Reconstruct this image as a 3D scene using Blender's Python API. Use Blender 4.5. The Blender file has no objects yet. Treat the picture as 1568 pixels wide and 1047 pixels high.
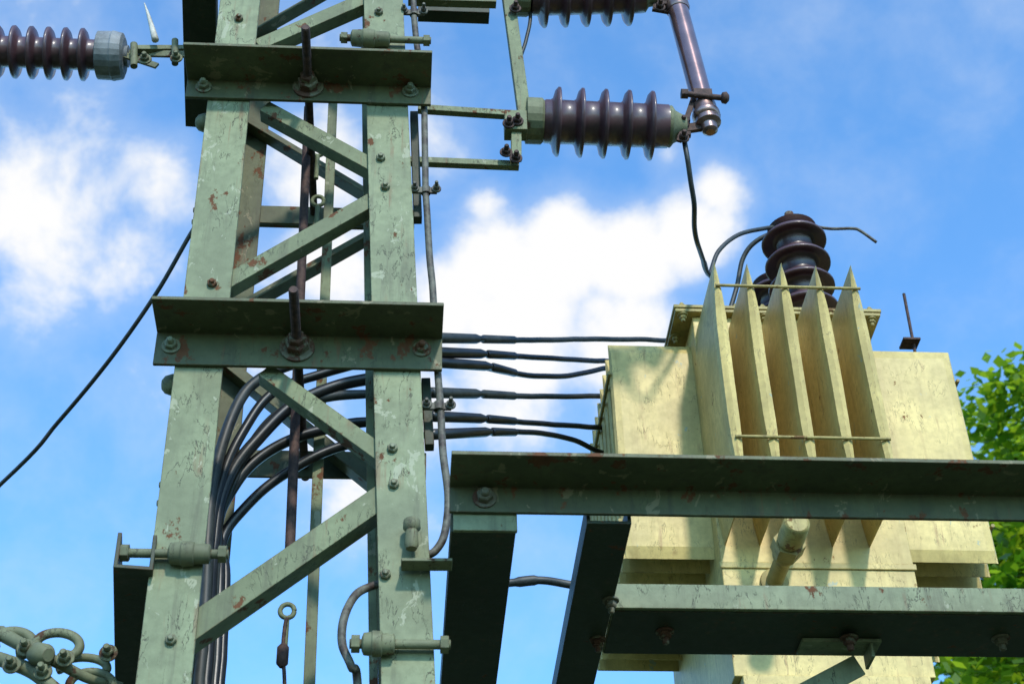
import bpy, bmesh, math, random
from mathutils import Vector, Matrix, noise as mnoise
random.seed(7)
scene=bpy.context.scene
# ------------------------------------------------------------------ camera
FPX=2477.0; CU,CV=784.0,523.5
th=math.radians(38.0); psi=math.radians(4.8); rl=math.radians(1.7)
CAM=Vector((0,0,1.6))
Fh=Vector((math.sin(psi),math.cos(psi),0)); Rh=Vector((math.cos(psi),-math.sin(psi),0)); Z=Vector((0,0,1))
F=Fh*math.cos(th)+Z*math.sin(th); U0=-Fh*math.sin(th)+Z*math.cos(th)
R=Rh*math.cos(rl)-U0*math.sin(rl); U=U0*math.cos(rl)+Rh*math.sin(rl)
cd=bpy.data.cameras.new("camera"); cam=bpy.data.objects.new("camera",cd); scene.collection.objects.link(cam)
cam.matrix_world=Matrix(((R.x,U.x,-F.x,CAM.x),(R.y,U.y,-F.y,CAM.y),(R.z,U.z,-F.z,CAM.z),(0,0,0,1)))
cd.sensor_width=36; cd.lens=FPX/1568*36; cd.clip_end=2000; cd.clip_start=0.05
cd.dof.use_dof=True; cd.dof.focus_distance=4.5; cd.dof.aperture_fstop=7
scene.camera=cam
def ray(u,v): return F+R*((u-CU)/FPX)+U*((CV-v)/FPX)
def at(u,v,Y):
    d=ray(u,v); return CAM+d*((Y-CAM.y)/d.y)
def atz(u,v,z):
    d=ray(u,v); return CAM+d*((z-CAM.z)/d.z)
def lz(p,q,z):
    return p+(q-p)*((z-p.z)/(q.z-p.z))
X=Vector((1,0,0)); Y=Vector((0,1,0))
# ------------------------------------------------------------------ materials
def nt_new(name):
    m=bpy.data.materials.new(name); m.use_nodes=True
    nt=m.node_tree; b=nt.nodes["Principled BSDF"]; return m,nt,b
def N(nt,t,**kw):
    n=nt.nodes.new(t)
    for k,v in kw.items(): setattr(n,k,v)
    return n
def setin(nt,sock,val):
    if hasattr(val,'is_output') : nt.links.new(val,sock)
    else: sock.default_value=val
def math_(nt,op,a,b=0.0,c=None,clamp=False):
    n=N(nt,'ShaderNodeMath',operation=op); n.use_clamp=clamp
    setin(nt,n.inputs[0],a); setin(nt,n.inputs[1],b)
    if c is not None: setin(nt,n.inputs[2],c)
    return n.outputs[0]
def maprange(nt,v,a,b,c=0.0,d=1.0):
    n=N(nt,'ShaderNodeMapRange'); n.interpolation_type='SMOOTHSTEP'
    setin(nt,n.inputs[0],v); n.inputs[1].default_value=a; n.inputs[2].default_value=b
    n.inputs[3].default_value=c; n.inputs[4].default_value=d
    return n.outputs[0]
def noise_(nt,vec,scale,detail=6,rough=.6,dist=0.0):
    n=N(nt,'ShaderNodeTexNoise'); nt.links.new(vec,n.inputs['Vector'])
    n.inputs['Scale'].default_value=scale; n.inputs['Detail'].default_value=detail
    n.inputs['Roughness'].default_value=rough; n.inputs['Distortion'].default_value=dist
    return n.outputs[0]
def mixc(nt,f,a,b):
    n=N(nt,'ShaderNodeMix',data_type='RGBA')
    setin(nt,n.inputs[0],f)
    for s,v in ((n.inputs[6],a),(n.inputs[7],b)):
        if hasattr(v,'is_output'): nt.links.new(v,s)
        else: s.default_value=(*v,1)
    return n.outputs[2]
def mapping(nt,vec,sc,loc=(0,0,0)):
    n=N(nt,'ShaderNodeMapping'); nt.links.new(vec,n.inputs[0]); n.inputs['Scale'].default_value=sc; n.inputs['Location'].default_value=loc
    return n.outputs[0]
def mat_paint(name,base,rust=.5,rough=.5,cracks=.7,stain=.5,rustcol=(.11,.045,.02),dirt=(.05,.045,.03),flake=None,seed=0,bump=.35,flk=.655,rstreak=.35):
    m,nt,b=nt_new(name)
    tc=N(nt,'ShaderNodeTexCoord'); v=mapping(nt,tc.outputs['Object'],(1,1,1),(seed,seed*.7,0))
    n1=noise_(nt,v,5,4,.6); n2=noise_(nt,v,45,4,.7)
    c=mixc(nt,maprange(nt,n1,.3,.7),tuple(x*.72 for x in base),tuple(min(1,x*1.12) for x in base))
    c=mixc(nt,maprange(nt,n2,.35,.75,0,.4),c,tuple(x*.5 for x in base))
    vs=mapping(nt,v,(26,26,2.2)); s1=noise_(nt,vs,1.0,4,.65)
    sm=math_(nt,'MULTIPLY',maprange(nt,s1,.50,.74),stain)
    c=mixc(nt,sm,c,dirt)
    # rust run-down streaks
    vs2=mapping(nt,v,(55,55,4.5),(2,4,1)); s2=noise_(nt,vs2,1.0,3,.6)
    sm2=math_(nt,'MULTIPLY',math_(nt,'MULTIPLY',maprange(nt,s2,.56,.70),maprange(nt,n1,.48,.60)),rstreak)
    c=mixc(nt,sm2,c,tuple(x*1.5 for x in rustcol))
    # hairline cracks: ridged, vertically stretched noise
    vc=mapping(nt,v,(1,1,.3)); rn0=noise_(nt,vc,24,5,.62,.4)
    rg=math_(nt,'ABSOLUTE',math_(nt,'SUBTRACT',rn0,.5))
    cr=maprange(nt,rg,.011,.002)
    cm=math_(nt,'MULTIPLY',cr,maprange(nt,noise_(nt,v,10,3,.5),.46,.58))
    cm=math_(nt,'MULTIPLY',cm,cracks)
    c=mixc(nt,cm,c,(.035,.03,.02))
    if flake:
        fm=maprange(nt,noise_(nt,mapping(nt,v,(1,1,.6),(3,3,3)),21,6,.64,.5),flk-.03,flk-.01)
        c=mixc(nt,math_(nt,'MULTIPLY',fm,.7),c,flake)
    rn=noise_(nt,mapping(nt,v,(1,1,.7),(7,2,5)),13,7,.68)
    rm=maprange(nt,rn,.70-.12*rust,.74-.12*rust)
    bv=N(nt,'ShaderNodeBevel'); bv.samples=2; bv.inputs['Radius'].default_value=.0045
    ge=N(nt,'ShaderNodeNewGeometry'); dt=N(nt,'ShaderNodeVectorMath',operation='DOT_PRODUCT')
    nt.links.new(bv.outputs[0],dt.inputs[0]); nt.links.new(ge.outputs['Normal'],dt.inputs[1])
    em=maprange(nt,dt.outputs['Value'],.97,.85)
    em=math_(nt,'MULTIPLY',em,maprange(nt,n2,.50-.08*rust,.60))
    rr=math_(nt,'MAXIMUM',rm,math_(nt,'MULTIPLY',em,.8),clamp=True)
    rc=mixc(nt,n2,tuple(x*.5 for x in rustcol),tuple(min(1,x*1.7) for x in rustcol))
    c=mixc(nt,rr,c,rc)
    nt.links.new(c,b.inputs['Base Color'])
    ro=math_(nt,'ADD',rough,math_(nt,'MULTIPLY',rr,.3)); ro=math_(nt,'ADD',ro,math_(nt,'MULTIPLY',n2,.12),clamp=True)
    nt.links.new(ro,b.inputs['Roughness'])
    b.inputs['Specular IOR Level'].default_value=.35
    h=math_(nt,'SUBTRACT',math_(nt,'MULTIPLY',n2,.5),math_(nt,'ADD',cm,math_(nt,'MULTIPLY',rr,.6)))
    h=math_(nt,'ADD',h,math_(nt,'MULTIPLY',n1,1.2))
    bp=N(nt,'ShaderNodeBump'); bp.inputs['Strength'].default_value=bump; bp.inputs['Distance'].default_value=.003
    nt.links.new(h,bp.inputs['Height']); nt.links.new(bp.outputs[0],b.inputs['Normal'])
    return m
def mat_simple(name,base,rough=.5,metal=0.0,var=.3,scale=30,bump=.2,coat=0,base2=None,coatr=.08):
    m,nt,b=nt_new(name); tc=N(nt,'ShaderNodeTexCoord'); v=tc.outputs['Object']
    n=noise_(nt,v,scale,5,.65)
    c=mixc(nt,maprange(nt,n,.3,.7),tuple(x*(1-var) for x in base),base2 or tuple(min(1,x*(1+var)) for x in base))
    nt.links.new(c,b.inputs['Base Color']); b.inputs['Metallic'].default_value=metal
    nt.links.new(math_(nt,'ADD',rough-.08,math_(nt,'MULTIPLY',n,.18)),b.inputs['Roughness'])
    b.inputs['Coat Weight'].default_value=coat; b.inputs['Coat Roughness'].default_value=coatr
    bp=N(nt,'ShaderNodeBump'); bp.inputs['Strength'].default_value=bump; bp.inputs['Distance'].default_value=.002
    nt.links.new(n,bp.inputs['Height']); nt.links.new(bp.outputs[0],b.inputs['Normal'])
    return m
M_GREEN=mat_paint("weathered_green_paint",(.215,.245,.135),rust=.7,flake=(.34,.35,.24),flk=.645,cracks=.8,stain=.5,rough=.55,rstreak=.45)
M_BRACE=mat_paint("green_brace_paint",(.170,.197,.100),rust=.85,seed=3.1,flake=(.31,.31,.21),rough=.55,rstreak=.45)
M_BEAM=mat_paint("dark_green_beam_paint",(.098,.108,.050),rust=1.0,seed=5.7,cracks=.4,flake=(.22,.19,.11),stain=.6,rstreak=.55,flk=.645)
M_DARK=mat_paint("shaded_green_paint",(.030,.042,.021),rust=.5,seed=8.2,cracks=.3)  # green paint with the shade of channel undersides put into its colour
M_YEL=mat_paint("cream_yellow_paint",(.62,.475,.170),rust=.42,rough=.42,cracks=.5,stain=.38,dirt=(.26,.17,.05),rustcol=(.17,.08,.028),seed=1.3,bump=.2,flake=(.26,.33,.27),flk=.69,rstreak=.45)
M_YELD=mat_paint("stained_yellow_paint",(.38,.30,.10),rust=.95,rough=.5,cracks=.5,stain=.6,dirt=(.10,.07,.03),rustcol=(.14,.07,.025),seed=11.3)
M_RUST=mat_simple("rusty_steel",(.045,.022,.018),.75,.1,.5,60,.6,base2=(.095,.05,.038))
M_WASH=mat_paint("rusty_washer",(.17,.16,.10),rust=1.7,seed=4.4,rustcol=(.085,.04,.024))
M_BOLT=mat_paint("painted_bolt",(.18,.20,.12),rust=1.3,seed=2.2)
M_PORC=mat_simple("brown_glazed_porcelain",(.068,.031,.036),.44,0,.3,12,.05,coat=.35,coatr=.18)
M_GREY=mat_simple("galvanised_cap",(.17,.18,.185),.6,.1,.3,25,.3)
M_RUB=mat_simple("black_cable_sheath",(.010,.010,.010),.36,0,.4,20,.15)
M_CABG=mat_simple("grey_weathered_cable",(.026,.030,.028),.5,0,.4,30,.2)
M_COND=mat_simple("rusted_painted_conduit",(.075,.048,.038),.65,.1,.5,35,.6,base2=(.15,.145,.11))
M_CHROME=mat_simple("fuse_tube_glazed",(.24,.14,.135),.17,.7,.2,8,.03,coat=.5)
M_CLAMP=mat_paint("painted_casting",(.17,.18,.10),rust=.9,seed=6.6,rough=.6,rustcol=(.07,.035,.02))
# ------------------------------------------------------------------ mesh builder
class Part:
    def __init__(s): s.v=[]; s.f=[]; s.sm=[]
    def add(s,vs,fs,smooth=False):
        o=len(s.v); s.v+= [tuple(p) for p in vs]
        for f in fs: s.f.append([o+i for i in f]); s.sm.append(smooth)
    def prism(s,prof,p1,p2,A,B,smooth=False):
        ax=(p2-p1).normalized(); A=(A-ax*A.dot(ax)).normalized(); B=(B-ax*B.dot(ax)-A*B.dot(A)).normalized()
        n=len(prof); vs=[p1+A*x+B*y for x,y in prof]+[p2+A*x+B*y for x,y in prof]
        fs=[[i,(i+1)%n,n+(i+1)%n,n+i] for i in range(n)]+[list(range(n)),list(range(2*n-1,n-1,-1))]
        s.add(vs,fs,smooth)
    def angle(s,p1,p2,A,wa,B,wb,t=.009):
        s.prism([(0,0),(wa,0),(wa,t),(t,t),(t,wb),(0,wb)],p1,p2,A,B)
    def channel(s,p1,p2,A,w,B,h,t=.009):
        s.prism([(0,0),(w,0),(w,h),(w-t,h),(w-t,t),(t,t),(t,h),(0,h)],p1,p2,A,B)
    def flat(s,p1,p2,A,w,B,t):
        s.prism([(-w/2,0),(w/2,0),(w/2,t),(-w/2,t)],p1,p2,A,B)
    def box(s,lo,hi):
        x0,y0,z0=lo; x1,y1,z1=hi
        s.add([(x0,y0,z0),(x1,y0,z0),(x1,y1,z0),(x0,y1,z0),(x0,y0,z1),(x1,y0,z1),(x1,y1,z1),(x0,y1,z1)],
              [[3,2,1,0],[4,5,6,7],[0,1,5,4],[1,2,6,5],[2,3,7,6],[3,0,4,7]])
    def lathe(s,prof,p,ax,n=24,smooth=True):
        ax=ax.normalized(); A=ax.orthogonal().normalized(); B=ax.cross(A)
        vs=[];m=len(prof)
        for h,r in prof:
            for k in range(n):
                a=2*math.pi*k/n; vs.append(p+ax*h+(A*math.cos(a)+B*math.sin(a))*r)
        fs=[[i*n+k,i*n+(k+1)%n,(i+1)*n+(k+1)%n,(i+1)*n+k] for i in range(m-1) for k in range(n)]
        s.add(vs,fs,smooth); s.add(vs[:n],[list(range(n-1,-1,-1))]); s.add(vs[-n:],[list(range(n))])
    def cyl(s,p1,p2,r,r2=None,n=16,smooth=True):
        s.lathe([(0,r),((p2-p1).length,r if r2 is None else r2)],p1,p2-p1,n,smooth)
    def tube(s,pts,r,n=12,res=8,rfun=None,wob=0):
        P=[pts[0]*2-pts[1]]+list(pts)+[pts[-1]*2-pts[-2]]; C=[]
        for i in range(1,len(P)-2):
            for k in range(res):
                t=k/res; a,b,c,d=P[i-1],P[i],P[i+1],P[i+2]
                C.append(.5*((2*b)+(c-a)*t+(2*a-5*b+4*c-d)*t*t+(3*b-a-3*c+d)*t**3))
        C.append(P[-2])
        if wob: C=[c+Vector((mnoise.noise(c*9),mnoise.noise(c*9+Vector((5,1,2))),mnoise.noise(c*9+Vector((9,4,7)))))*wob for c in C]
        T=(C[1]-C[0]).normalized(); A=T.orthogonal().normalized(); vs=[]
        for i,c in enumerate(C):
            T=(C[min(i+1,len(C)-1)]-C[max(i-1,0)]).normalized()
            A=(A-T*A.dot(T)).normalized(); B=T.cross(A); rr=r*(rfun(i/(len(C)-1)) if rfun else 1)
            for k in range(n):
                a=2*math.pi*k/n; vs.append(c+(A*math.cos(a)+B*math.sin(a))*rr)
        fs=[[i*n+k,i*n+(k+1)%n,(i+1)*n+(k+1)%n,(i+1)*n+k] for i in range(len(C)-1) for k in range(n)]
        fs+= [list(range(n-1,-1,-1)),[len(vs)-n+k for k in range(n)]]
        s.add(vs,fs,True)
    def bolt(s,p,nrm,r=.016,h=.014,stud=.0,washer=True):
        nrm=nrm.normalized(); q=p
        if washer: s.lathe([(0,r*1.45),(.004,r*1.45),(.005,r*1.3)],q,nrm,20,False); q=q+nrm*.0045
        s.lathe([(0,r),(h*.8,r),(h,r*.82)],q,nrm,6,False)
        if stud: s.lathe([(0,r*.55),(stud,r*.55),(stud+.003,r*.4)],q+nrm*h,nrm,12,True)
    def threaded(s,p1,p2,r,pitch=.004):
        L=(p2-p1).length; n=int(L/pitch); prof=[]
        for i in range(n): prof+= [(i*pitch,r),(i*pitch+pitch*.5,r*.86)]
        prof.append((L,r*.8)); s.lathe(prof,p1,p2-p1,14,False)
    def obj(s,name,mat,parent,bevel=.0015):
        me=bpy.data.meshes.new(name); me.from_pydata(s.v,[],s.f)
        me.polygons.foreach_set('use_smooth',s.sm)
        bm=bmesh.new(); bm.from_mesh(me); bmesh.ops.recalc_face_normals(bm,faces=bm.faces); bm.to_mesh(me); bm.free()
        me.materials.append(mat); o=bpy.data.objects.new(name,me); scene.collection.objects.link(o)
        if parent: o.parent=parent
        if bevel:
            md=o.modifiers.new("bevel",'BEVEL'); md.width=bevel; md.segments=2; md.limit_method='ANGLE'; md.angle_limit=math.radians(50)
        return o
def empty(name):
    e=bpy.data.objects.new(name,None); e.empty_display_size=.2; scene.collection.objects.link(e); return e
# ================================================================== PYLON
pyl=empty("lattice_steel_pylon")
YF=3.15; YB=3.65
LW=.115
legs=Part(); L1,L2=at(337,0,YF),at(207,1047,YF); R1,R2=at(617,0,YF),at(667,1047,YF)
ZT=6.6
def dy(p,y): return Vector((p.x,y,p.z))
legs.angle(lz(L1,L2,0),lz(L1,L2,ZT),X,LW,Y,LW,.011)
legs.angle(lz(R1,R2,0),lz(R1,R2,ZT),-X,LW,Y,LW,.011)
legs.obj("front_corner_legs",M_GREEN,pyl)
legs=Part()
legs.angle(dy(lz(L1,L2,0),YB),dy(lz(L1,L2,ZT),YB),X,LW,-Y,LW,.011)
legs.angle(dy(lz(R1,R2,0),YB),dy(lz(R1,R2,ZT),YB),-X,LW,-Y,LW,.011)
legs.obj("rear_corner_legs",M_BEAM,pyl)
br=Part()
def brace(P,a,b,Yp,w=.05,d=.045,t=.007,back=1):
    p,q=at(*a,Yp),at(*b,Yp)
    if q.x<p.x: p,q=q,p
    ax=(q-p).normalized(); up=(Z-ax*ax.z).normalized()
    P.angle(p-up*w*.5,q-up*w*.5,up,w,Y*back,d,t)
YI=YF+.0135
brace(br,(395,68),(570,-8),YI,.045)
brace(br,(405,162),(585,260),YI,.043)
brace(br,(330,440),(585,296),YI,.045)
brace(br,(405,565),(590,698),YI,.043)
brace(br,(275,972),(600,748),YI,.060,.06)
bk=Part()
YK=YB-.0135
brace(bk,(375,190),(600,325),YK,.05,.05,.007,-1)
brace(bk,(360,480),(600,345),YK,.05,.05,.007,-1)
brace(bk,(345,560),(610,775),YK,.05,.05,.007,-1)
brace(bk,(380,60),(590,-60),YK,.05,.05,.007,-1)
for (P1,P2,sgn) in ((L1,L2,1),(R1,R2,-1)):
    zs=[.3,1.0,1.7,2.4,2.95,3.5,4.05,4.6,5.2,5.8,6.4]
    for i in range(len(zs)-1):
        a=lz(P1,P2,zs[i]); b=lz(P1,P2,zs[i+1])
        ya,yb=(YF+.06,YB-.06) if i%2 else (YB-.06,YF+.06)
        a=Vector((a.x+sgn*.013,ya,a.z)); b=Vector((b.x+sgn*.013,yb,b.z))
        bk.angle(a,b,Z,.04,X*sgn,.035,.006)
def zz(P,z0,z1,yy,flip,back):
    a=lz(L1,L2,z0 if flip else z1); b=lz(R1,R2,z1 if flip else z0)
    a=Vector((a.x+.06,yy,a.z)); b=Vector((b.x-.06,yy,b.z)); ax=(b-a).normalized(); up=(Z-ax*ax.z).normalized()
    P.angle(a,b,up,.055,Y*back,.045,.007)
zb=at(300,1047,YF).z-.08
zl=[zb-i*.62 for i in range(5) if zb-i*.62>.2]
for i in range(len(zl)-1):
    zz(br,zl[i+1],zl[i],YI,i%2==0,1); zz(bk,zl[i+1],zl[i],YK,i%2==1,-1)
zt=at(300,-15,YF).z+.05
for i in range(3):
    zz(br,zt+i*.45,zt+(i+1)*.45,YI,i%2==1,1)
br.obj("front_lattice_bracing",M_BRACE,pyl); bk.obj("rear_and_side_bracing",M_BEAM,pyl)
bolts=Part()
for u,v in ((325,435),(583,243),(590,287),(601,687),(603,742),(262,980),(366,30),(580,20),(590,880)):
    bolts.bolt(at(u,v,YF),-Y,.0130,.011,.004,washer=False)
for u,v in ((238,770),(242,742),(297,340),(300,322)):
    bolts.bolt(Vector((lz(L1,L2,at(u,v,YF+.03).z).x,YF+.03,at(u,v,YF+.03).z)),-X,.008,.007,0,False)
# cross members (angle irons across front)
cm=Part(); rods=Part(); wash=Part()
def crossangle(uL,uR,vbot,vtop,vout,um,extra):
    yf=YF-.002
    pb=at((uL+uR)/2,vbot,yf); pt=at((uL+uR)/2,vtop,yf); po=atz((uL+uR)/2,vout,pt.z)
    xl=at(uL,vtop,yf).x; xr=at(uR,vtop,yf).x
    h=pt.z-pb.z; d=yf-po.y
    cm.angle(Vector((xl,yf,pt.z)),Vector((xr,yf,pt.z)),-Z,h,-Y,d,.010)
    return pb.z,pt.z,yf,d
zb1,zt1,yf1,d1=crossangle(287,660,158,129,71,472,0)
zb2,zt2,yf2,d2=crossangle(241,677,565,513,458,455,0)
for u,v,ur,vr in ((472,134,478,42),(455,533,458,443)):
    yf=yf1-.0105
    p=at(u,v,yf); e=atz(ur,vr,p.z); e=Vector((p.x,e.y,p.z))
    wash.lathe([(0,.043),(.006,.043),(.007,.038)],p,-Y,26,False)
    wash.lathe([(0,.030),(.02,.030),(.024,.024)],p-Y*.007,-Y,6,False)
    wash.lathe([(0,.022),(.016,.022),(.019,.017)],p-Y*.031,-Y,6,False)
    rods.threaded(p-Y*.03,e,.0125)
    rods.cyl(p+Y*.01,Vector((p.x,YB+.06,p.z)),.0115)
wash.obj("nuts_and_washers",M_WASH,pyl,.0008)
for u,v in ((312,134),(628,141),(262,530),(646,535)):
    bolts.bolt(at(u,v,yf1-.0105),-Y,.016,.014,.01)
for zt_,h in ((zt1,.07),(zt2,.085)):
    xl=lz(L1,L2,zt_).x-.03; xr=lz(R1,R2,zt_).x+.03
    cm.angle(Vector((xl,YB+.002,zt_)),Vector((xr,YB+.002,zt_)),-Z,h,Y,.09,.009)
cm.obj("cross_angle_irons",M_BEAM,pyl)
# clamp channels at the left of the tower
ch=Part()
zc=at(200,868,YF-.03).z
a=at(173,868,YF-.04); b=atz(177,1100,zc)
ch.channel(a,a+(b-a)*1.3,X,.085,Z,.088,.009)
zc2=at(284,194,YB+.12).z
a=atz(278,-30,zc2); b=atz(284,194,zc2)
ch.channel(a,b,X,.10,Z,.07,.008)
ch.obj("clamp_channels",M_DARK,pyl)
cl=Part()
def thru(a,b,Yp,r=.011,nutr=.02,sleeve=None):
    p=at(*a,Yp); q=at(*b,Yp); q=Vector((q.x,q.y,p.z)) if abs(q.z-p.z)<.03 else q
    cl.cyl(p,q,r)
    ax=(q-p).normalized()
    for c,dn in ((p,ax),(q,-ax)):
        cl.lathe([(0,nutr),(.018,nutr)],c+dn*.004,dn,6,False)
    if sleeve:
        s0,s1=p.lerp(q,sleeve[0]),p.lerp(q,sleeve[1])
        L=(s1-s0).length
        cl.lathe([(0,.014),(.004,.024),(L*.3,.026),(L*.32,.029),(L*.6,.027),(L*.62,.023),(L*.97,.022),(L,.014)],s0,s1-s0,20)
thru((182,846),(350,848),YF-.02,.0105,.020,(.45,.84))
thru((535,985),(690,988),YF-.02,.0105,.020,(.12,.45))
thru((520,58),(660,64),YF-.02,.0105,.018,(.12,.55))
pb=at(630,840,YF-.03); cl.lathe([(0,.012),(.01,.016),(.055,.013),(.06,.010)],pb,Z,18); cl.lathe([(0,.012),(.008,.020),(.028,.019),(.034,.011)],pb+Z*.045,Z,18)
cl.angle(at(614,874,YF-.012),at(692,874,YF-.012),Z,.03,-Y,.045,.007)
for u,v in ((243,600),(302,200)):
    z=at(u,v,YF+.10).z; p=Vector((lz(L1,L2,z).x+.001,YF+.07,z)); cl.lathe([(0,.026),(.012,.028),(.03,.022),(.038,.012)],p,-X,16)
cl.obj("through_bolts_and_clamps",M_CLAMP,pyl)
iv=Part()
iv.cyl(at(472,165,3.40),at(444,840,3.40),.0125)
iv.obj("rusty_earth_rod",M_RUST,pyl)
iv=Part(); iv.angle(at(503,150,3.5),at(462,1100,3.5),X,.028,Y,.03,.005)
iv.angle(at(553,60,YF+.12),at(566,1100,YF+.12),X,.02,Y,.04,.006)
for u,v in ((487,232),(487,308),(440,935)):
    p=at(u,v,3.42); iv.tube([p+Vector((math.cos(a)*.017,0,math.sin(a)*.018)) for a in [k*math.pi/4 for k in range(9)]],.006,8,4)
    iv.cyl(p-Z*.018,p-Z*.11,.0065)
iv.obj("inner_rail_and_hooks",M_BRACE,pyl)
rods.obj("threaded_rods",M_RUST,pyl,bevel=0.0008); bolts.obj("bolts",M_BOLT,pyl,bevel=.0008)
tb=Part(); tb.tube([at(440,945,3.4),at(436,960,3.4),at(433,1000,3.4),at(436,1060,3.4),at(436,1300,3.4)],.0045,8,6)
tb.lathe([(0,.006),(.01,.014),(.05,.014),(.06,.006)],at(434,985,3.4),-Z,12)
tb.obj("stay_wire_turnbuckle",M_RUST,None)
db=Part()
for (a,b) in (((634,170),(640,332)),((652,578),(658,680))):
    p,q=at(*a,YF+.05),at(*b,YF+.05); db.flat(p,q,X,.022,Y,.03)
db.obj("conduit_standoffs",M_DARK,pyl)
co=Part()
cp=[(628,-60),(633,0),(637,60),(648,150),(650,200),(652,300),(657,380),(663,450),(668,520),(672,600),(678,690),(685,760),(682,815),(668,842),(650,852),(640,860)]
co.tube([at(u,v,YF+.015) for u,v in cp],.0092,12,8,wob=.003)
for u,v in ((652,292),(672,622),(634,20)):
    p=at(u,v,YF+.013); co.box((p.x-.045,p.y-.006,p.z-.012),(p.x+.03,p.y+.002,p.z+.008))
    co.bolt(p+X*.028-Y*.006,-Y,.009,.012,.012); co.bolt(p-X*.03-Y*.006,-Y,.009,.01,.008)
    co.lathe([(0,.0125),(.022,.0125)],p-Z*.012,Z,14)
co.obj("cable_conduit",M_COND,None)
up_=Part(); up_.tube([at(590,893,3.2),at(572,896,3.2),at(545,910,3.18),at(527,945,3.16),at(524,985,3.16),at(538,1020,3.16),at(548,1060,3.2),at(552,1400,3.25)],.0095,12,8)
up_.obj("bent_cable_pipe",M_COND,None)
# ================================================================== LV cables
path_r=[[(675,516),(740,519),(800,521),(925,519),(1025,521)],
 [(675,538),(740,542),(800,546),(925,553)],
 [(675,553),(735,561),(800,574),(870,575),(930,564)],
 [(675,600),(740,603),(800,607),(930,606)],
 [(675,636),(740,641),(800,646),(930,655)],
 [(675,664),(740,661),(820,662),(880,674),(925,694)]]
path_l=[[(316,880),(318,820),(330,720),(358,632),(400,578),(490,545),(590,528)],
 [(318,900),(322,830),(338,740),(370,665),(420,600),(500,570),(590,550)],
 [(322,900),(328,830),(345,745),(388,680),(450,620),(520,590),(595,575)],
 [(328,900),(334,800),(362,725),(405,655),(450,622),(510,607),(595,602)],
 [(336,900),(334,800),(358,745),(405,695),(460,668),(530,650),(600,643)],
 [(345,900),(340,830),(372,780),(425,733),(475,703),(530,682),(600,672)]]
rad=[.0145,.0125,.0165,.0135,.0145,.013]
for i in range(6):
    def yy(u): return 3.42+.012*i if u<600 else 3.42+.012*i+(u-600)/330*.85
    pl=[at(300+i*6,1150,3.44)]+[at(u,v,yy(u)) for u,v in path_l[i]]+[at(u,v,yy(u)) for u,v in path_r[i]]
    if i: pl.append(at(985,path_r[i][-1][1],4.55))
    e=Part(); e.tube(pl,rad[i],14,8,rfun=lambda t:1.0 if t<.52 else max(.0088/rad[i],1.0-(t-.52)*4),wob=.003)
    a=at(660,path_r[i][0][1]+1,yy(660)); b=at(735+8*(i%3),path_r[i][1][1],yy(738)); c=at(790,path_r[i][1][1]+(path_r[i][2][1]-path_r[i][1][1])*.8,yy(790))
    L=(b-a).length
    e.lathe([(0,.010),(.006,.0158),(L*.9,.0148),(L,.0095)],a,b-a,14)
    L=(c-b).length; e.lathe([(L*.05,.009),(L*.1,.0132),(L*.94,.0122),(L,.009)],b,c-b,14)
    e.obj("low_voltage_cable",M_RUB if i not in(0,3) else M_CABG,None,bevel=0)
w=Part(); w.tube([at(u,v,y) for u,v,y in ((330,300,3.45),(292,358,3.5),(240,448,3.6),(170,548,3.75),(90,645,3.95),(0,742,4.2),(-300,1010,5.5),(-1200,1700,14))],.0065,10,8)
w.obj("service_drop_wire",M_CABG,None,0)
w=Part(); w.tube([at(u,v,y) for u,v,y in ((690,900,3.5),(780,892,3.5),(830,888,3.5),(890,897,3.5),(960,900,3.6))],.0115,12,8,rfun=lambda t:1.15 if .3<t<.45 else .9)
w.obj("earthing_cable",M_CABG,None,0)
# ================================================================== PLATFORM
plat=empty("transformer_platform")
YP=3.02; pf=Part()
zt=at(740,744,YP).z; zbm=at(740,787,YP).z; po=atz(740,690,zt)
xl=at(688,760,YP).x
pf.angle(Vector((xl,YP,zt)),Vector((3.2,YP,zt)),-Z,zt-zbm,-Y,YP-po.y,.010)
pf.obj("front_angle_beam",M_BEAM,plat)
pd=Part()
zb1_=at(740,814,YP+.012).z
x0=at(691,815,YP+.012).x; x1=at(790,815,YP+.012).x
pd.channel(Vector((x0,YP+.012,zb1_)),Vector((x0,5.3,zb1_)),X,x1-x0,Z,.06,.008)
zb2_=zbm-.012
x0=at(897,800,YP+.03).x; x1=at(965,800,YP+.03).x
pd.channel(Vector((x0,YP+.012,zb2_)),Vector((x0,5.3,zb2_)),X,x1-x0,Z,.055,.008)
pd.channel(Vector((x0+1.5,YP+.012,zb2_)),Vector((x0+1.5,5.3,zb2_)),X,x1-x0,Z,.055,.008)
xe=x0+1.6
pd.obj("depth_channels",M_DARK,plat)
p3=Part()
q=atz(960,930,zb2_+.004); Y3=q.y; zt3=at(960,893,Y3).z; q2=atz(1200,1001,zb2_+.004)
p3.channel(Vector((x1+.003,Y3,zb2_+.004)),Vector((3.1,Y3,zb2_+.004)),Y,q2.y-Y3,Z,zt3-zb2_-.004,.009)
p3.obj("cross_channel",M_GREEN,plat)
ss=Part(); ss.box((x1+.006,Y3+.012,zb2_+.0005),(3.09,q2.y-.001,zb2_+.0036)); ss.obj("underside_shade_sheet",M_DARK,plat,.001)  # thin dark sheet added to paint shade on the cross channel's underside
fl=Part()
fl.box((at(694,800,YP).x,YP+.001,zb1_-.003),(at(792,800,YP).x,YP+.0115,zbm+.02))
for yy_ in (4.1,4.6): fl.channel(Vector((.2,yy_,zb2_+.056)),Vector((xe,yy_,zb2_+.056)),Y,.08,Z,.04,.008)
zu=zb2_
a=atz(1228,975,zu); b=atz(1350,975,zu); c=atz(1290,985,zu)
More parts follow.
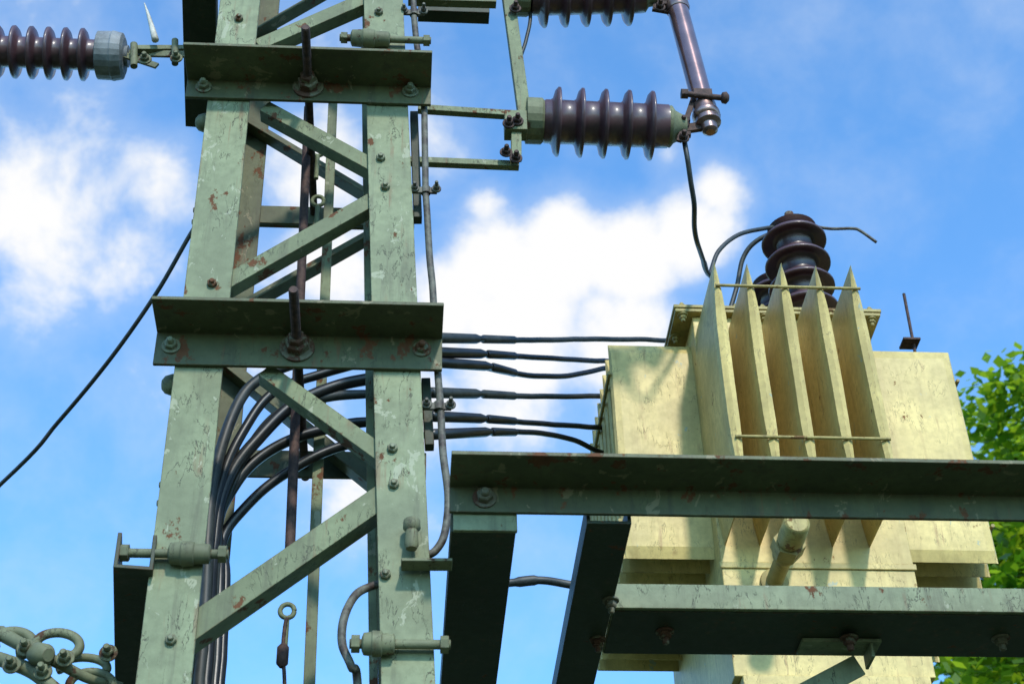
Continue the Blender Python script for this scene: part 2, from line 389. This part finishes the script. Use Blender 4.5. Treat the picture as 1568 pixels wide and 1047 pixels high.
fl.box((a.x,a.y,zu-.011),(b.x,a.y+.075,zu-.001))
fl.box((b.x-.03,a.y+.002,zu-.05),(b.x-.022,a.y+.073,zu-.0115))
p=Vector((c.x+.02,c.y+.02,zu-.02)); q=at(1150,1085,p.y+.02)
fl.angle(p+X*.01,q,X,.055,Y,.05,.008)
fl.obj("brackets_and_strut",M_GREEN,plat)
bo=Part()
bo.bolt(at(742,762,YP-.0105),-Y,.0185,.017,.008)
for u,v in ((1018,966),(1532,976),(1300,976)):
    bo.bolt(atz(u,v,zu-(.011 if u==1300 else 0)),-Z,.016,.015,.012)
for u,v in ((935,918),(915,978)):
    bo.bolt(atz(u,v,zb2_),-Z,.014,.016,.012)
bo.obj("platform_bolts",M_WASH,plat,.0008)
# ================================================================== TRANSFORMER
tr=empty("distribution_transformer")
YW=3.92; YFN=3.62
xL=at(1064,520,YW).x; xR=at(1402,880,YW).x
ztop=at(1030,470,3.89).z
ZFT=at(1100,401,YFN).z; ZFB=at(1200,858,4.0).z
zbot=at(1200,1035,YW).z
tank=Part()
tank.box((xL,YW,zbot),(xR,4.80,ztop-.014))
tank.box((xL+.02,YW-.012,zbot-.05),(xR-.02,YW+.06,zbot-.001))
tank.box((xL+.02,4.7,zbot-.05),(xR-.02,4.79,zbot-.001))
tank.box((xL-.006,YW-.006,ZFB-.075),(xR+.006,YW-.0005,ZFB-.055))
tank.obj("tank_body",M_YEL,tr,.006)
def fin(P,base,D,W,depth,z0,z1,h,nz=22,taper=.14,slope=0.0):
    vs=[];ring=7
    for i in range(nz+1):
        t=i/nz; z=z0+(z1-z0)*t; e=min(z-z0,z1-z)/taper; e=max(0,min(1,e)); hh=.0016+(h-.0016)*math.sin(e*math.pi/2)**.8
        for (x,y) in ((-1,0),(-1,.90),(-.82,.975),(0,1),(.82,.975),(1,.90),(1,0)):
            bul=1+.12*mnoise.noise(Vector((base.x*7+y,base.y*5,z*3)))
            wv=.003*mnoise.noise(Vector((base.x*11,base.y*9+y*2,z*4)))
            p=Vector((base.x,base.y,z))+D*depth*y+W*(hh*x*bul+wv); vs.append(p)
    fs=[[i*ring+k,i*ring+k+1,(i+1)*ring+k+1,(i+1)*ring+k] for i in range(nz) for k in range(ring-1)]
    fs+=[list(range(ring)),[nz*ring+k for k in range(ring)]]
    P.add(vs,fs,False)
ff=Part()
us=[1098,1149,1201,1255,1309]
for u in us:
    x=at(u,435,YFN).x
    fin(ff,Vector((x,YW-.001,0)),-Y,X,YW-YFN,ZFB,ZFT+random.uniform(-.006,.006),.0195,28,.26)
ff.obj("front_cooling_fins",M_YEL,tr,0)
sf=Part()
xoL=at(930,530,4.0).x; xoR=at(1450,530,4.0).x
for i in range(10):
    y=4.0+i*.078
    fin(sf,Vector((xL+.001,y,0)),-X,Y,xL-xoL,ZFB,at(940,529,4.0).z,.014,taper=.05)
    fin(sf,Vector((xR-.001,y,0)),X,Y,xoR-xR,ZFB,at(940,529,4.0).z,.014,taper=.05)
sf.obj("side_cooling_fins",M_YEL,tr,0)
rb=Part()
for v in (436,667):
    a=at(us[0]-2 if v<500 else us[0]+30,v,YFN-.006); b=at(1318 if v<500 else 1368,v,YFN-.006)
    xs=at(us[0],435,YFN).x-.006; xe_=at(us[-1],435,YFN).x+.012
    rb.cyl(Vector((xs,YFN-.004,a.z)),Vector((xe_,YFN-.004,a.z)),.0048,n=10)
for z in (ZFT-.15,ZFB+.12):
    rb.cyl(Vector((xoL-.003,3.985,z)),Vector((xoL-.003,4.74,z)),.006,n=10); rb.cyl(Vector((xoR+.003,3.985,z)),Vector((xoR+.003,4.74,z)),.006,n=10)
rb.obj("fin_tie_rods",M_YELD,tr,0)
lid=Part()
lx0=at(1031,462,3.89).x; lx1=at(1347,464,3.89).x
lid.box((lx0,3.89,ztop),(lx1,4.86,ztop+.012))
lid.box((lx0+.004,3.893,ztop-.0135),(lx1-.004,4.857,ztop-.0015))
lid.obj("tank_lid",M_YELD,tr,.002)
lb=Part()
nb=8
for i in range(nb):
    x=lx0+.03+(lx1-lx0-.06)*i/(nb-1)
    lb.bolt(Vector((x,3.912,ztop-.0135)),-Z,.012,.011,.008)
    lb.bolt(Vector((x,3.912,ztop+.012)),Z,.012,.011,.004)
for i in range(1,9):
    for x in (lx0+.022,lx1-.022):
        lb.bolt(Vector((x,3.912+i*.11,ztop-.0135)),-Z,.012,.011,.008)
lb.obj("lid_bolts",M_YELD,tr,.0008)
vv=Part()
pw=at(1185,892,YW); pe=atz(1192,800,pw.z); L=YW-pe.y
pp=Vector((pw.x,YW,pw.z))
vv.lathe([(0,.040),(.012,.040),(.013,.024),(L*.45,.024),(L*.47,.034),(L*.52,.036),(L*.55,.030)],pp,-Y,22)
vv.lathe([(0,.045),(.05,.045)],pp-Y*(L*.55),-Y,6,False)
vv.lathe([(0,.034),(.02,.037),(L*.45-.05,.035),(L*.45-.044,.028)],pp-Y*(L*.55+.05),-Y,20)
vv.obj("drain_valve",M_YELD,tr,.001)
def shed_profile(L,n,rc,rs,lead=.03,slope=.5,th=.007):
    prof=[(0,rc*.95),(lead*.5,rc)]; st=(L-2*lead)/n
    for i in range(n):
        h=lead+i*st
        prof+= [(h+st*.10,rc),(h+st*.20,rc+(rs-rc)*.12),(h+st*slope*.7,rs*.90),(h+st*slope,rs),(h+st*slope+th,rs*.995),(h+st*slope+th*1.1,rs*.93),(h+st*(slope*.75)+th,rc+(rs-rc)*.35),(h+st*(slope*.75)+th*1.6,rc*1.02)]
    prof+= [(L,rc)]
    return prof
bu=Part()
def bushing(P,x,y,z0,h,n=5,rc=.060,rs=.112):
    top=Vector((x,y,z0+h))
    P.lathe([(0,.03),(.01,.06),(.03,.085)]+[(a+.03,b) for a,b in shed_profile(h-.03,n,rc,rs,.01,.45,.008)],top,-Z,36)
pbx=at(1224,420,4.12).x
ztopb=at(1222,343,4.12).z
for y in (4.12,4.42,4.70): bushing(bu,pbx,y,ztop+.012,ztopb-ztop-.012)
bu.obj("high_voltage_bushings",M_PORC,tr,0)
bc=Part()
for y in (4.12,4.42,4.70):
    bc.lathe([(0,.034),(.012,.034),(.016,.02),(.05,.016),(.052,.01)],Vector((pbx,y,ztopb-.002)),Z,16)
    bc.lathe([(0,.09),(.02,.09),(.03,.07)],Vector((pbx,y,ztop+.012)),Z,24)
bc.obj("bushing_caps",M_WASH,tr,.0008)
tp=Part(); a=at(1397,523,4.3); b=at(1384,450,4.3)
tp.cyl(a-Z*.1,b,.0055,n=10); tp.box((a.x-.04,a.y-.03,a.z-.012),(a.x+.02,a.y+.03,a.z-.004)); tp.obj("lid_rod",M_RUST,tr,.0005)
j=Part()
j.tube([at(u,v,y) for u,v,y in ((1078,400,3.95),(1086,420,3.98),(1100,385,4.0),(1130,360,4.03),(1170,350,4.08),(1212,345,4.12))],.0075,12,8)
j.tube([at(u,v,y) for u,v,y in ((1110,500,4.2),(1128,440,4.2),(1138,395,4.18),(1160,368,4.15),(1205,348,4.12))],.0085,12,8)
j.obj("bushing_jumper_cable",M_CABG,None,0)
j=Part(); j.tube([at(u,v,y) for u,v,y in ((1225,342,4.12),(1268,350,4.11),(1305,350,4.1),(1318,354,4.1),(1342,371,4.1))],.0055,10,8)
j.obj("arcing_horn",M_COND,None,0)
# ================================================================== INSULATORS
def insulator(a,b,n,rc,rs,Yp,slope=.5,flip=False,lead=.02,Y2=None):
    e=Part(); p,q=at(*a,Yp),at(*b,Y2 or Yp)
    if flip: p,q=q,p
    e.lathe(shed_profile((q-p).length,n,rc,rs,lead,slope,.006),p,q-p,40); o=e.obj("porcelain_insulator",M_PORC,None,0); return p,q
p,q=insulator((832,186),(1022,194),5,.066,.105,3.40,.42,lead=.012)
ic=empty("insulator_end_fittings")
c=Part(); ax=(q-p).normalized()
c.lathe([(0,.05),(.004,.070),(.05,.070),(.056,.064)],p-ax*.056,ax,20,False)
c.lathe([(0,.062),(.01,.064),(.02,.05),(.04,.04),(.055,.033),(.06,.012)],q,ax,20)
p2,q2=insulator((812,-4),(985,-8),5,.060,.100,3.40,.42,lead=.012)
c.lathe([(0,.05),(.004,.064),(.05,.064),(.06,.058)],p2-ax*.06,ax,20,False)
c.lathe([(0,.056),(.01,.058),(.02,.04),(.05,.034),(.075,.03)],q2,ax,20)
c.obj("end_caps",M_CLAMP,ic,.001)
p3_,q3_=insulator((150,85),(-80,76),8,.047,.080,3.40,.42)
c=Part(); ax3=(p3_-q3_).normalized()
c.lathe([(0,.060),(.004,.073),(.045,.074),(.05,.076),(.078,.070),(.084,.055)],p3_-ax3*.003,ax3,26,False)
c.lathe([(0,.03),(.012,.034)],p3_+ax3*.08,ax3,16)
c.obj("strain_cap",M_GREY,ic,.001)
c=Part()
k=p3_+ax3*.08
e=at(290,88,3.34)
c.flat(k+Z*.018,e+Z*.016,Z,.024,Y,.008); c.flat(k+Z*-.012-Y*.02,at(240,100,3.36),Z,.020,Y,.008)
c.flat(at(205,72,3.36),at(285,72,3.36),Z,.018,Y,.02)
c.cyl(at(205,68,3.36),at(205,102,3.36),.011); c.cyl(at(268,62,3.33),at(268,98,3.33),.010)
c.bolt(at(222,92,3.34),-Y,.014,.012,.01); c.bolt(at(270,90,3.32),-Y,.013,.012,.01)
c.obj("clevis_link",M_CLAMP,ic,.001)
c=Part(); c.tube([at(u,v,3.34) for u,v in ((238,62),(232,40),(226,20),(221,5))],.011,8,4,rfun=lambda t:1-.85*t); c.obj("arcing_spike",mat_simple("bleached_horn",(.5,.47,.4),.6),ic,0)
ft=empty("high_voltage_fuse")
f=Part(); a=at(1036,8,3.40); b=at(1078,165,3.40); ax=(b-a).normalized()
L=(b-a).length; f.lathe([(0,.034),(L,.034)],a,ax,28); f.obj("fuse_tube",M_CHROME,ft,0)
f=Part()
f.lathe([(0,.012),(.01,.038),(.05,.040),(.06,.036)],a-ax*.03,ax,24)
f.lathe([(0,.038),(.03,.038),(.034,.043),(.05,.043),(.056,.036),(.075,.040),(.082,.024),(.105,.024),(.112,.014)],b-ax*.005,ax,24)
f.obj("fuse_end_caps",mat_simple("tarnished_copper_cap",(.28,.18,.16),.28,.8,.3,20,.15),ft,.001)
f=Part()
m1=at(1048,144,3.36); m2=at(1104,150,3.36)
f.cyl(m1,m2,.009); f.lathe([(0,.01),(.004,.017),(.016,.019),(.024,.01)],m2,X,16); f.lathe([(0,.017),(.02,.017)],m1-X*.01,X,6,False)
f.box((at(1062,150,3.37).x,3.355,m1.z-.012),(at(1090,150,3.37).x,3.366,m1.z+.022))
f.flat(at(1040,215,3.38),at(1062,150,3.38),X,.016,Y,.01)
f.flat(at(1000,8,3.40),at(1040,15,3.40),Z,.04,Y,.012)
f.flat(at(1030,198,3.40),at(1085,190,3.40),Z,.03,Y,.014)
for u,v in ((1045,190),(1046,212),(1010,12)):
    f.bolt(at(u,v,3.385),-Y,.013,.014,.012)
    f.lathe([(0,.012),(.03,.012)],at(u-4,v-6,3.39),X,6,False)
f.obj("fuse_clamps",M_RUST,ft,.0008)
j=Part(); j.tube([at(u,v,y) for u,v,y in ((1048,212,3.4),(1054,250,3.42),(1062,310,3.5),(1065,350,3.6),(1070,380,3.7),(1080,410,3.9),(1090,425,4.0))],.0078,12,8,wob=.005)
j.obj("fuse_lead_wire",M_CABG,None,0)
fr=empty("insulator_support_frame"); g=Part()
YG=3.36
def bar(a,b,w=.028,d=.03,ya=YG,yb=None,t=.006):
    p,q=at(*a,ya),at(*b,yb or ya); ax=(q-p).normalized()
    up=(Z-ax*ax.z); up=up.normalized() if up.length>.3 else X
    g.angle(p-up*w/2,q-up*w/2,up,w,Y,d,t)
bar((640,163),(808,174),.022,.022)
bar((622,243),(795,250),.022,.022)
bar((625,-6),(760,-2),.03)
p,q=at(768,-20,YG-.008),at(795,182,YG-.008); g.angle(p,q,X,.038,Y,.03,.006)
p,q=at(783,182,YG-.008),at(783,246,YG-.008); g.angle(p,q,X,.03,Y,.03,.006)
g.box((at(772,180,YG).x,YG-.02,at(790,205,YG).z),(at(806,180,YG).x,YG+.03,at(790,176,YG).z))
g.obj("bracket_bars",M_BRACE,fr)
g=Part()
for u,v in ((775,234),(790,243),(779,190),(789,14),(792,186)): 
    g.bolt(at(u,v,YG-.022),-Y,.013,.012,.012); g.cyl(at(u,v,YG-.02),at(u,v,YG+.02),.009)
g.obj("bracket_bolts",M_RUST,fr,.0008)
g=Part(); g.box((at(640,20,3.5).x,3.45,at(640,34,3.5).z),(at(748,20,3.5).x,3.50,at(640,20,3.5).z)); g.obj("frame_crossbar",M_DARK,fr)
w=Part(); w.tube([at(u,v,3.42) for u,v in ((800,-40),(812,20),(806,60),(798,85))],.006,10,8); w.obj("bonding_cable",M_CABG,None,0)
# ================================================================== strain clamp bottom-left
sc_=Part()
def loop(cx,cy,rx,ry,r,Yp,a0=0,a1=360,tilt=0):
    pts=[]
    for k in range(13):
        a=math.radians(a0+(a1-a0)*k/12); pts.append(at(cx+rx*math.cos(a),cy-ry*math.sin(a),Yp+tilt*math.sin(a)))
    sc_.tube(pts,r,12,4)
loop(88,988,34,20,.011,3.30,-60,230)
loop(128,1022,36,16,.010,3.34,-20,200)
loop(20,985,30,18,.013,3.32,-80,200)
loop(140,1050,34,22,.010,3.34,0,220)
sc_.tube([at(0,968,3.33),at(30,985,3.3),at(62,1000,3.28),at(90,1015,3.28),at(140,1040,3.32),at(185,1050,3.38)],.014,12,6,rfun=lambda t:1.2-.5*t)
sc_.tube([at(-30,1000,3.33),at(10,1012,3.3),at(50,1028,3.28),at(90,1060,3.28)],.016,12,6)
for u,v in ((40,992),(18,1018),(64,1005),(100,1008),(166,1000),(66,1028)):
    sc_.bolt(at(u,v,3.262),-Y,.014,.016,.014); sc_.cyl(at(u,v,3.265),at(u,v,3.36),.011)
sc_.lathe([(0,.018),(.02,.026),(.05,.024),(.06,.014)],at(50,1000,3.27),Vector((.6,-.5,-.3)),18)
sc_.obj("strain_clamp",M_CLAMP,None,.001)
# ================================================================== GROUND + TREES
gm,nt,b=nt_new("grass_ground"); tc=N(nt,'ShaderNodeTexCoord')
c=mixc(nt,maprange(nt,noise_(nt,tc.outputs['Object'],1.5,6,.7),.3,.7),(.03,.045,.012),(.06,.07,.02)); nt.links.new(c,b.inputs['Base Color']); b.inputs['Roughness'].default_value=.9
gp=Part(); gp.add([(-600,-600,0),(600,-600,0),(600,600,0),(-600,600,0)],[[0,1,2,3]]); gp.obj("ground",gm,None,0)
ft_=Part(); ft_.box((-1.3,2.85,0.004),(.25,3.95,.12)); ft_.obj("concrete_footing",mat_simple("concrete",(.3,.29,.27),.9,0,.2,15,.5),None,.01)
lm,nt,b=nt_new("leaf"); 
at_=N(nt,'ShaderNodeAttribute'); at_.attribute_name="lv"
c=mixc(nt,at_.outputs['Fac'],(.035,.09,.008),(.16,.28,.02))
nt.links.new(c,b.inputs['Base Color']); b.inputs['Roughness'].default_value=.5
tl=N(nt,'ShaderNodeBsdfTranslucent'); c2=mixc(nt,at_.outputs['Fac'],(.10,.24,.005),(.40,.55,.02)); nt.links.new(c2,tl.inputs[0])
mx=N(nt,'ShaderNodeMixShader'); mx.inputs[0].default_value=.6; out=nt.nodes['Material Output']
nt.links.new(b.outputs[0],mx.inputs[1]); nt.links.new(tl.outputs[0],mx.inputs[2]); nt.links.new(mx.outputs[0],out.inputs[0])
bark=mat_simple("bark",(.07,.055,.04),.9,0,.4,8,.8)
def tree(cx,cy,cz,rad,nclump,nleaf,seed):
    rnd=random.Random(seed); e=empty("deciduous_tree")
    P=Part(); base=Vector((cx,cy,0)); top=Vector((cx+.2,cy,cz+rad*.5))
    P.tube([base,base+Vector((.1,.05,cz*.35)),Vector((cx,cy,cz*.7)),top],.24,12,6,rfun=lambda t:1.15-.9*t)
    cl_=[]
    for i in range(nclump):
        while True:
            d=Vector((rnd.uniform(-1,1),rnd.uniform(-1,1),rnd.uniform(-1,1)))
            if .25<d.length<1: break
        d=d*(d.length**-.35)
        if d.length>1.05: d=d.normalized()*1.05
        cpt=Vector((cx+d.x*rad,cy+d.y*rad,cz+d.z*rad*1.15)); cl_.append((cpt,rnd.uniform(.4,.8)*rad/3.2,rnd.uniform(-.35,.4)))
    for cpt,r,_ in cl_[::3]:
        s=Vector((cx,cy,min(cpt.z-.5,cz+rad*.3)-rnd.uniform(.3,1.2))); P.tube([s,s.lerp(cpt,.5)+Vector((0,0,.15)),cpt],.05,6,4,rfun=lambda t:1.2-t)
    P.obj("trunk_and_limbs",bark,e,0)
    vs=[];fs=[];lv=[]
    for cpt,r,tone in cl_:
        for k in range(nleaf):
            d=Vector((rnd.gauss(0,1),rnd.gauss(0,1),rnd.gauss(0,1))); d=d.normalized()*(rnd.random()**.45)*r
            d.z*=.7; p=cpt+d
            a=Vector((rnd.uniform(-1,1),rnd.uniform(-1,1),rnd.uniform(-.6,.4))).normalized(); n_=Vector((rnd.uniform(-.6,.6),rnd.uniform(-.6,.6),1)); bb=a.cross(n_).normalized()
            L=rnd.uniform(.10,.18); W=L*.36; o=len(vs)
            vs+= [p,p+a*L*.5+bb*W,p+a*L,p+a*L*.5-bb*W]; fs.append((o,o+1,o+2,o+3)); lv.append(min(1,max(0,.45+tone+rnd.uniform(-.25,.25))))
    me=bpy.data.meshes.new("crown"); me.from_pydata([tuple(v) for v in vs],[],fs)
    A=me.attributes.new("lv",'FLOAT','FACE'); A.data.foreach_set('value',lv); me.materials.append(lm)
    o=bpy.data.objects.new("crown",me); scene.collection.objects.link(o); o.parent=e
tc1=at(1855,975,14); tree(tc1.x,14,tc1.z,2.95,210,180,3)
tc2=at(1900,1200,12); tree(tc2.x,12,tc2.z,2.6,150,150,5)
# ================================================================== SKY
SE=math.radians(37); AZ=math.radians(168)
sd=Vector((math.sin(AZ)*math.cos(SE),math.cos(AZ)*math.cos(SE),math.sin(SE)))
sl=bpy.data.lights.new("sun",'SUN'); sl.energy=3.3; sl.angle=math.radians(3.5); sl.color=(1,.94,.83)
so=bpy.data.objects.new("sun",sl); scene.collection.objects.link(so); so.rotation_euler=sd.to_track_quat('Z','Y').to_euler(); so.location=sd*20
wd=bpy.data.worlds.new("World"); scene.world=wd; wd.use_nodes=True; nt=wd.node_tree; nt.nodes.clear()
out=N(nt,'ShaderNodeOutputWorld'); sky=N(nt,'ShaderNodeTexSky',sky_type='NISHITA'); sky.sun_disc=False; sky.sun_elevation=SE; sky.sun_rotation=AZ
sky.air_density=1.0; sky.dust_density=.6; sky.ozone_density=1.0
gn=N(nt,'ShaderNodeVectorMath',operation='MULTIPLY'); nt.links.new(sky.outputs[0],gn.inputs[0]); gn.inputs[1].default_value=(1.25,2.15,2.75)
bg=N(nt,'ShaderNodeBackground'); bg.inputs[1].default_value=.14; nt.links.new(gn.outputs[0],bg.inputs[0])
tc=N(nt,'ShaderNodeTexCoord'); gv=tc.outputs['Generated']
fb=noise_(nt,gv,14,7,.60,.15); fb2=noise_(nt,gv,4.5,4,.5)
blobs=[(760,400,120,1),(860,390,130,1),(960,400,120,1),(1060,360,110,.95),(1100,300,70,.8),(745,320,60,.7),(800,520,170,1),(950,520,150,.95),(700,470,130,.9),(640,640,140,.75),(800,640,130,.8),
 (10,330,190,.72),(90,370,190,.78),(180,400,170,.72),(250,300,120,.62),(20,220,120,.5),(230,570,150,.52),(100,460,130,.55),(30,50,150,.42),(480,260,170,.8),(500,420,160,.85),(420,520,150,.7),
 (560,760,160,.6),(500,640,150,.6),(860,820,150,.42),(650,230,110,.6),(1230,30,150,.3),(1020,240,60,.45),(130,200,120,.4),(480,60,120,.45),(1130,480,120,.4),(200,650,120,.35)]
acc=None
for (u,v,r,wt) in blobs:
    d=ray(u,v).normalized(); r_=r/FPX/1.03*1.4
    n=N(nt,'ShaderNodeVectorMath',operation='DISTANCE'); nt.links.new(gv,n.inputs[0]); n.inputs[1].default_value=d
    m=math_(nt,'MULTIPLY',maprange(nt,n.outputs['Value'],r_,0.0),wt)
    acc=m if acc is None else math_(nt,'SMOOTH_MAX',acc,m,.15)
gen=math_(nt,'MULTIPLY',maprange(nt,fb2,.56,.75),.3)
acc=math_(nt,'MAXIMUM',acc,gen)
dens=math_(nt,'ADD',acc,math_(nt,'MULTIPLY',math_(nt,'SUBTRACT',fb,.5),1.35))
core=maprange(nt,dens,.24,.82)
haze=math_(nt,'MULTIPLY',maprange(nt,dens,-.1,.8),.38)
fac=math_(nt,'MAXIMUM',core,haze)
cb=N(nt,'ShaderNodeBackground'); cb.inputs[1].default_value=1.0
cc=mixc(nt,maprange(nt,dens,.35,.8),(.78,.87,.98),(1.0,1.0,1.0)); nt.links.new(cc,cb.inputs[0])
ms=N(nt,'ShaderNodeMixShader'); nt.links.new(fac,ms.inputs[0]); nt.links.new(bg.outputs[0],ms.inputs[1]); nt.links.new(cb.outputs[0],ms.inputs[2]); nt.links.new(ms.outputs[0],out.inputs[0])
scene.view_settings.view_transform='Standard'; scene.view_settings.look='None'; scene.view_settings.exposure=0
